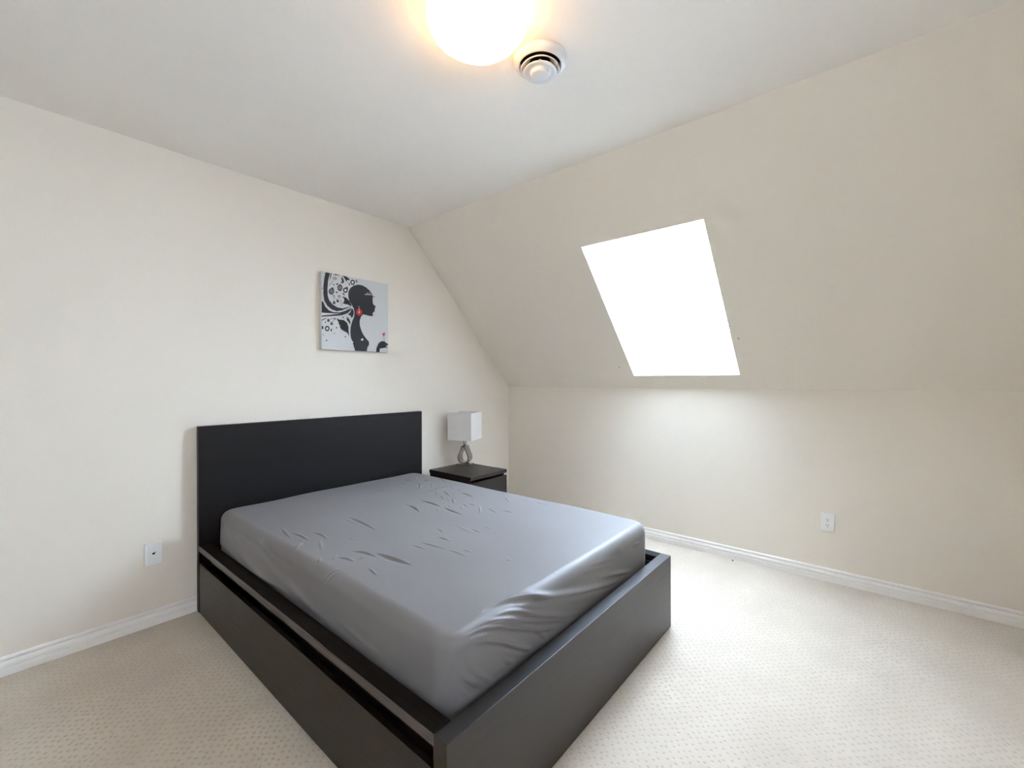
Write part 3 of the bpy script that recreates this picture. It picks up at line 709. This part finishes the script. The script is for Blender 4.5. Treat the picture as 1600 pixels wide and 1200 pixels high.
def build_sheet():
    step = 0.0036
    nx, ny, nz = int((MX1 - MX0) / step), int((MY1 - MY0) / step), int((MZ1 - MZ0) / (step * 1.6))
    idx, quads, off = [], [], 0

    def patch(I, J, K):
        nonlocal off
        r, c = I.shape
        idx.append(np.stack([I.ravel(), J.ravel(), K.ravel()], 1))
        n = np.arange(r * c).reshape(r, c) + off
        quads.append(np.stack([n[:-1, :-1].ravel(), n[1:, :-1].ravel(), n[1:, 1:].ravel(), n[:-1, 1:].ravel()], 1))
        off += r * c
    i, j, k = np.arange(nx + 1), np.arange(ny + 1), np.arange(nz + 1)
    I, J = np.meshgrid(i, j, indexing='ij'); patch(I, J, np.full_like(I, nz))
    I, K = np.meshgrid(i, k, indexing='ij')
    patch(I, np.zeros_like(I), K); patch(I[::-1], np.full_like(I, ny), K)
    J, K = np.meshgrid(j, k, indexing='ij')
    patch(np.zeros_like(J), J[::-1], K[::-1]) ; patch(np.full_like(J, nx), J, K)
    idx = np.concatenate(idx); quads = np.concatenate(quads)
    key = (idx[:, 0] * (ny + 1) + idx[:, 1]) * (nz + 1) + idx[:, 2]
    uk, first, inv = np.unique(key, return_index=True, return_inverse=True)
    idx = idx[first]; quads = inv.reshape(-1)[quads]
    P = np.stack([MX0 + idx[:, 0] / nx * (MX1 - MX0), MY0 + idx[:, 1] / ny * (MY1 - MY0), MZ0 + idx[:, 2] / nz * (MZ1 - MZ0)], 1)
    # soft corners: plan rounded by MV, upper edge rounded by MR
    cen = np.array([(MX0 + MX1) / 2, (MY0 + MY1) / 2]); hlf = np.array([(MX1 - MX0) / 2, (MY1 - MY0) / 2])
    q = P[:, :2] - cen
    core = np.clip(q, -(hlf - MV), hlf - MV)
    D = q - core
    mm = np.abs(D).max(1)
    hh = np.linalg.norm(D, axis=1)
    n2 = D / np.maximum(hh, 1e-9)[:, None]
    q = core + n2 * mm[:, None]
    e = MV - mm
    a_ = np.clip(MR - e, 0, None)
    b_ = np.clip(P[:, 2] - (MZ1 - MR), 0, None)
    edge = (a_ > 0) & (b_ > 0)
    L_ = np.hypot(a_, b_)
    sc = np.where(edge, MR / np.maximum(L_, 1e-9), 1.0)
    q = np.where(edge[:, None], q + n2 * ((a_ * sc - a_))[:, None], q)
    z = np.where(edge, MZ1 - MR + b_ * sc, P[:, 2])
    N = np.where(edge[:, None], np.column_stack([n2 * (a_ / np.maximum(L_, 1e-9))[:, None], b_ / np.maximum(L_, 1e-9)]),
                 np.where((b_ >= MR - 1e-6)[:, None], np.array([[0.0, 0, 1]]), np.column_stack([n2, np.zeros(len(P))])))
    P = np.column_stack([q + cen, z])
    # gentle crown of the top and sag of the edges
    u = (P[:, 0] - (MX0 + MX1) / 2) / ((MX1 - MX0) / 2)
    v = (P[:, 1] - (MY0 + MY1) / 2) / ((MY1 - MY0) / 2)
    topw = np.clip((P[:, 2] - MZ1 + MR) / MR, 0, 1)
    P[:, 2] += topw * (0.010 * (1 - u ** 2) * (1 - v ** 4))
    # loose cloth: broad waves
    rs = np.random.RandomState(4)
    dsp = np.zeros(len(P))
    for _ in range(10):
        a = rs.uniform(0, 2 * PI); fq = rs.uniform(6, 16); ph = rs.uniform(0, 6)
        dsp += 0.0006 * np.sin(fq * (P[:, 0] * math.cos(a) + P[:, 1] * math.sin(a)) + ph)
    # the sheet hangs loose and bulges out along the drawer side
    side = (N[:, 0] < -0.5) & (P[:, 2] > ZR + 0.004)
    bul = np.exp(-((P[:, 1] + 0.62) / 0.34) ** 2) * 0.034 * np.clip(1 - (P[:, 2] - ZR) / 0.13, 0, 1) ** 0.8
    bul *= np.clip((P[:, 2] - ZR - 0.003) / 0.008, 0, 1)
    P[:, 0] -= np.where(side, bul, 0)
    # creases
    free = np.clip((P[:, 2] - ZR) / 0.02, 0.0, 1)
    for h, w, tr_, pts in STROKES:
        A = np.array(pts)
        if abs(h) >= 6.5 and A[:, 1].mean() < -1.55:      # deep folds at the foot corner
            h, w = h * 0.0014, w * 0.00070
        else:
            side_ = A[:, 0].mean() < -2.57
            h, w, tr_ = h * (0.0016 if side_ else 0.00108), max(0.0042, w * (0.001 if side_ else 0.00064)), tr_ * 0.75
        seg = np.linalg.norm(np.diff(A, axis=0), axis=1); tot = seg.sum()
        # smooth the polyline
        tt = np.concatenate([[0], np.cumsum(seg)])
        q = np.linspace(0, tot, max(6, int(tot / 0.012)))
        B = np.stack([np.interp(q, tt, A[:, c]) for c in range(3)], 1)
        for _ in range(4):
            B[1:-1] = 0.25 * B[:-2] + 0.5 * B[1:-1] + 0.25 * B[2:]
        R_ = 4 * w + 0.02
        m_ = np.all((P > B.min(0) - R_) & (P < B.max(0) + R_), axis=1)
        ids = np.nonzero(m_)[0]
        if not len(ids):
            continue
        X, NN = P[ids], N[ids]
        best = np.full(len(ids), 9.0); sgn = np.zeros(len(ids)); par = np.zeros(len(ids))
        for s in range(len(B) - 1):
            d = B[s + 1] - B[s]; L = d @ d
            t = np.clip(((X - B[s]) @ d) / L, 0, 1)
            r = X - (B[s] + t[:, None] * d)
            r = r - (r * NN).sum(1)[:, None] * NN
            dist = np.linalg.norm(r, axis=1)
            sg = np.sign((np.cross(np.broadcast_to(d, r.shape), r) * NN).sum(1))
            up_ = dist < best
            best = np.where(up_, dist, best); sgn = np.where(up_, sg, sgn)
            par = np.where(up_, (s + t) / (len(B) - 1), par)
        env = np.clip(np.sin(np.clip(par, 0.0, 1.0) * PI), 0, 1) ** 0.9
        x = best * sgn
        ww = w * (0.55 + 0.45 * env)
        prof = np.exp(-(x / ww) ** 2) - 0.45 * tr_ * np.exp(-((x + 1.5 * ww) / (0.9 * ww)) ** 2)
        dsp[ids] += h * env * prof
    P += N * (dsp * free)[:, None]
    me = bpy.data.meshes.new('fitted_sheet')
    me.from_pydata(P.tolist(), [], quads.tolist())
    bm = bmesh.new(); bm.from_mesh(me)
    bmesh.ops.recalc_face_normals(bm, faces=bm.faces[:])
    bm.to_mesh(me); bm.free()
    return me


mattress = thing('mattress', 'thick mattress in a wrinkled grey fitted sheet on the bed frame', 'mattress', ((MX0 + MX1) / 2, (MY0 + MY1) / 2, MZ0))
link('fitted_sheet', build_sheet(), M_sheet, mattress, True)
box('mattress_underside', (MX0 + 0.012, MY0 + 0.012, MZ0 - 0.002), (MX1 - 0.012, MY1 - 0.012, MZ0 + 0.02), mat('white_ticking', (0.6, 0.6, 0.58), 0.9), mattress)

# ------------------------------------------------------------------ nightstand
NX0, NX1, NYB, NYF, NZ = -1.123, -0.702, -0.092, -0.581, 0.5555
ns_ = thing('nightstand', 'black-brown two drawer nightstand in the corner beside the bed', 'nightstand', ((NX0 + NX1) / 2, (NYB + NYF) / 2, 0))
box('top', (NX0, NYF, NZ - 0.027), (NX1, NYB, NZ), M_woodx, ns_, 0.001)
ins = 0.026
box('side_panel', (NX0 + ins - 0.018, NYF + 0.024, 0.004), (NX0 + ins, NYB, NZ - 0.028), M_woody, ns_)
box('side_panel', (NX1 - ins, NYF + 0.024, 0.004), (NX1 - ins + 0.018, NYB, NZ - 0.028), M_woody, ns_)
box('back_panel', (NX0 + ins + 0.001, NYB - 0.006, 0.05), (NX1 - ins - 0.001, NYB, NZ - 0.028), M_woodx, ns_)
for z0, z1 in ((0.268, 0.508), (0.012, 0.250)):
    d = box('drawer', (NX0 + 0.001, NYF, z0), (NX1 - 0.001, NYF + 0.019, z1), M_woodx, ns_, 0.001)
    box('drawer_body', (NX0 + ins + 0.004, NYF + 0.020, z0 + 0.02), (NX1 - ins - 0.004, NYB - 0.03, z1 - 0.03), M_dark, d)

# ------------------------------------------------------------------ table lamp
LA = math.radians(20.9)
LX, LY = -0.775, -0.156
lamp = thing('table_lamp', 'table lamp with white box shade and looped metal base on the nightstand', 'lamp', (LX, LY, NZ))
# local frame: loop and front of the shade face n, width runs along t
n_ = Vector((-math.cos(LA), -math.sin(LA), 0))
t_ = Vector((math.sin(LA), -math.cos(LA), 0))


def LP(a, b, z):
    return Vector((LX, LY, NZ)) + t_ * a + n_ * b + Vector((0, 0, z))


def lbox(name, a0, a1, b0, b1, z0, z1, mt, parent, bevel=0.0):
    bm = bmesh.new()
    vs = [bm.verts.new(LP(a, b, z)) for z in (z0, z1) for (a, b) in ((a0, b0), (a1, b0), (a1, b1), (a0, b1))]
    for f in ((3, 2, 1, 0), (4, 5, 6, 7), (0, 1, 5, 4), (1, 2, 6, 5), (2, 3, 7, 6), (3, 0, 4, 7)):
        bm.faces.new([vs[i] for i in f])
    if bevel:
        bmesh.ops.bevel(bm, geom=bm.edges[:], offset=bevel, segments=2, affect='EDGES', profile=0.5)
    return link(name, mesh_bm(bm, name), mt, parent)


# foot plate
lbox('foot_plate', -0.064, 0.064, -0.050, 0.050, 0.0005, 0.009, M_metal, lamp, 0.002)
# teardrop loop of flat metal strip
LOOPH = 0.158
half = []
for k in range(0, 33):
    f = k / 32
    if f <= 0.34:
        q = f / 0.34
        w_h = 0.054 * math.sqrt(max(0, 1 - (1 - q) ** 2))
    else:
        q = (f - 0.34) / 0.66
        sm = q * q * (3 - 2 * q)
        w_h = 0.054 + (0.021 - 0.054) * sm
    half.append((w_h, 0.008 + f * LOOPH))
outer = [(-w, z) for w, z in reversed(half)] + [(w, z) for w, z in half[1:]]
th = 0.011


def inset(pl, d):
    res = []
    for i, (x, z) in enumerate(pl):
        x0, z0 = pl[max(i - 1, 0)]; x1, z1 = pl[min(i + 1, len(pl) - 1)]
        tx, tz = x1 - x0, z1 - z0
        l = math.hypot(tx, tz) or 1
        res.append((x - tz / l * d, z + tx / l * d))
    return res


inner = inset(outer, th)
vs, fs = [], []
for (ox, oz), (ix, iz) in zip(outer, inner):
    for (x, z, b) in ((ox, oz, 0.040), (ox, oz, -0.040), (ix, iz, -0.040), (ix, iz, 0.040)):
        vs.append(LP(x, b, z))
for i in range(len(outer) - 1):
    for c in range(4):
        fs.append((i * 4 + c, i * 4 + (c + 1) % 4, i * 4 + 4 + (c + 1) % 4, i * 4 + 4 + c))
nl = len(outer) - 1
fs += [(0, 1, 2, 3), (nl * 4 + 3, nl * 4 + 2, nl * 4 + 1, nl * 4)]
me = bpy.data.meshes.new('loop_base')
me.from_pydata(vs, [], fs)
bm = bmesh.new(); bm.from_mesh(me)
bmesh.ops.recalc_face_normals(bm, faces=bm.faces[:])
bm.to_mesh(me); bm.free()
link('loop_base', me, M_metal, lamp)
lathe('neck', [(0, 0.150), (0.015, 0.150), (0.015, 0.245), (0, 0.245)], M_metal, lamp, 24, (LX, LY, NZ))
# square box shade, open top and bottom
SHB, SHT, SW = 0.222, 0.459, 0.112
sh_n = 0.003
vs, fs = [], []
for w in (SW, SW - sh_n):
    for z in (SHB, SHT):
        for a, b in ((-w, -w), (w, -w), (w, w), (-w, w)):
            vs.append(LP(a, b, z))
for i in range(4):
    j = (i + 1) % 4
    fs += [(i, j, 4 + j, 4 + i), (8 + j, 8 + i, 12 + i, 12 + j), (i, 8 + i, 8 + j, j), (4 + i, 4 + j, 12 + j, 12 + i)]
me = bpy.data.meshes.new('shade')
me.from_pydata(vs, [], fs)
bm = bmesh.new(); bm.from_mesh(me)
bmesh.ops.recalc_face_normals(bm, faces=bm.faces[:])
bm.to_mesh(me); bm.free()
shade = link('shade', me, M_shade, lamp)
lbox('shade_fitter', -SW + 0.004, SW - 0.004, -0.002, 0.002, SHT - 0.03, SHT - 0.026, M_metal, shade)
lbox('shade_fitter', -0.002, 0.002, -SW + 0.004, SW - 0.004, SHT - 0.0255, SHT - 0.0215, M_metal, shade)
lathe('bulb', [(0, 0.246), (0.014, 0.246), (0.016, 0.27), (0.028, 0.31), (0.030, 0.33), (0.024, 0.352), (0.010, 0.363), (0, 0.365)], M_shade, lamp, 24, (LX, LY, NZ))

# ------------------------------------------------------------------ canvas picture
PX0, PX1, PZ0, PZ1, PT = -2.009, -1.479, 1.513, 2.046, 0.035
pic = thing('canvas_picture', 'square canvas print of a black woman silhouette with red earring above the headboard', 'picture', ((PX0 + PX1) / 2, -0.0005, PZ0))
M_canvas = add_bump(mat('white_canvas', (0.66, 0.66, 0.65), 0.8, spec=0.2), 900, 0.15, 0.0004)
M_ink = mat('black_print_ink', (0.022, 0.023, 0.027), 0.6, spec=0.35)
M_red = mat('red_print_ink', (0.55, 0.02, 0.03), 0.6)
M_wht = mat('white_print_ink', (0.75, 0.75, 0.74), 0.7)
M_gry = mat('grey_print_ink', (0.30, 0.31, 0.33), 0.7)
box('canvas', (PX0, -PT, PZ0), (PX1, -0.001, PZ1), M_canvas, pic, 0.0015)


def flat_print(name, shapes, mt, lift, label=None):
    bm = bmesh.new()

    def pt(q):
        return bm.verts.new((PX0 + q[0] * (PX1 - PX0), -PT - lift, PZ0 + q[1] * (PZ1 - PZ0)))
    for s in shapes:
        if s[0] == 'ring':
            a = [pt(q) for q in s[1]]; c = [pt(q) for q in s[2]]
            n = len(a)
            for i in range(n):
                bm.faces.new((a[i], a[(i + 1) % n], c[(i + 1) % n], c[i]))
        else:
            bm.faces.new([pt(q) for q in s])
    bm.normal_update()
    bmesh.ops.triangulate(bm, faces=bm.faces[:])
    bm.normal_update()
    for f in bm.faces:
        if f.normal.y > 0:
            f.normal_flip()
    me = bpy.data.meshes.new(name)
    bm.to_mesh(me); bm.free()
    o = link(name, me, mt, pic)
    if label:
        o['label'] = label
    return o


INK = {'figure': (M_ink, 0.0006), 'swirl': (M_ink, 0.0004), 'leaf': (M_ink, 0.0004), 'ring': (M_ink, 0.0004), 'berry': (M_ink, 0.0004), 'stem': (M_ink, 0.0004), 'stripe': (M_ink, 0.0004),
       'dot': (M_ink, 0.0004), 'earring': (M_red, 0.0009), 'lollipop': (M_red, 0.0009), 'stick': (M_gry, 0.0007), 'pearl': (M_wht, 0.0012), 'highlight': (M_wht, 0.0012)}
for key, shapes in PRINT.items():
    for s_ in shapes:
        flat_print('printed_' + key, [s_], *INK[key])

# ------------------------------------------------------------------ wall plates
jack = thing('phone_jack', 'white phone jack plate on the wall left of the headboard', 'wall plate', (-2.911, 0, 0.32))
box('plate', (-2.9475, -0.0065, 0.320), (-2.8745, -0.0003, 0.4385), M_plate, jack, 0.002)
ib = box('insert', (-2.930, -0.0085, 0.336), (-2.892, -0.006, 0.422), M_plate, jack, 0.0008)
box('jack_opening', (-2.9155, -0.0093, 0.377), (-2.9045, -0.0083, 0.386), M_dark, ib)
box('jack_key', (-2.9065, -0.0093, 0.3845), (-2.902, -0.0083, 0.388), M_dark, ib)
outl = thing('wall_outlet', 'white double power outlet low on the knee wall', 'wall outlet', (0, -2.7025, 0.32))
box('plate', (-0.0065, -2.739, 0.3205), (-0.0003, -2.6665, 0.4375), M_plate, outl, 0.002)
ib = box('insert', (-0.0085, -2.7195, 0.3445), (-0.006, -2.686, 0.4135), M_plate, outl, 0.0008)
for zc in (0.3955, 0.3615):
    for yo, hh in ((0.0065, 0.0085), (-0.0065, 0.0075)):
        box('slot', (-0.0093, -2.7028 + yo - 0.0011, zc + 0.0035 - hh / 2), (-0.0083, -2.7028 + yo + 0.0011, zc + 0.0035 + hh / 2), M_dark, ib)
    box('slot', (-0.0093, -2.7028 - 0.0026, zc - 0.0105), (-0.0083, -2.7028 + 0.0026, zc - 0.0055), M_dark, ib, 0.0004)

# ------------------------------------------------------------------ ceiling lamp
DX, DY = -2.402, -1.919
cl = thing('ceiling_lamp', 'lit round opal glass ceiling lamp beside the vent', 'ceiling lamp', (DX, DY, ZC))
lathe('base_ring', [(0, -0.0005), (0.150, -0.0005), (0.157, -0.006), (0.157, -0.028), (0.150, -0.032), (0, -0.032)], M_vent, cl, 64, (DX, DY, ZC))
prof = [(0.170 * math.cos(a), -0.036 - 0.098 * math.sin(a)) for a in [k / 20 * PI / 2 for k in range(21)]]
prof = [(0.160, -0.0325), (0.168, -0.0325)] + prof
lathe('glass_dome', prof, M_lamp, cl, 72, (DX, DY, ZC))
lathe('finial', [(0.0, -0.133), (0.005, -0.134), (0.007, -0.138), (0.005, -0.142), (0, -0.144)], M_lamp, cl, 20, (DX, DY, ZC))  # given the dome's emission so the knob looks lit

# ------------------------------------------------------------------ round air vent
VX, VY = -2.074, -1.940
vent = thing('air_vent', 'round white air diffuser with stepped rings on the ceiling', 'vent', (VX, VY, ZC))
lathe('flange', [(0.104, -0.0005), (0.106, -0.006), (0.103, -0.014), (0.097, -0.021), (0.090, -0.027), (0.085, -0.0295), (0.082, -0.029), (0.0805, -0.025), (0.080, -0.0005)], M_vent, vent, 72, (VX, VY, ZC))
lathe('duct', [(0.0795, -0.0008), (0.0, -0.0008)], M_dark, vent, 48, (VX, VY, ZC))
lathe('cone_ring', [(0.044, -0.010), (0.060, -0.024), (0.0745, -0.036), (0.0765, -0.0385), (0.0745, -0.0405), (0.070, -0.038), (0.056, -0.027), (0.042, -0.013), (0.044, -0.010)], M_vent, vent, 64, (VX, VY, ZC))
disc = lathe('centre_disc', [(0, -0.028), (0.026, -0.030), (0.046, -0.041), (0.0635, -0.0475), (0.066, -0.050), (0.0635, -0.0525), (0.052, -0.0515), (0.042, -0.0495), (0.0385, -0.051), (0.0375, -0.058), (0.0355, -0.0625), (0.031, -0.0645), (0, -0.065)], M_vent, vent, 64, (VX, VY, ZC))
lathe('spindle', [(0.006, -0.001), (0.006, -0.028)], M_vent, vent, 16, (VX, VY, ZC))

# ------------------------------------------------------------------ bit of dark lint on the carpet by the knee wall
bm = bmesh.new()
bmesh.ops.create_icosphere(bm, subdivisions=2, radius=0.006)
rr = random.Random(3)
for v in bm.verts:
    v.co = v.co * (0.7 + 0.5 * rr.random())
    v.co.z = v.co.z * 0.6 + 0.0045
lint = link('carpet_lint', mesh_bm(bm, 'carpet_lint'), mat('dark_lint', (0.05, 0.045, 0.04), 1.0))
lint.location = (-0.052, -2.155, 0.0)
lint['label'] = 'tiny dark speck of lint on the carpet beside the baseboard'
lint['category'] = 'lint'
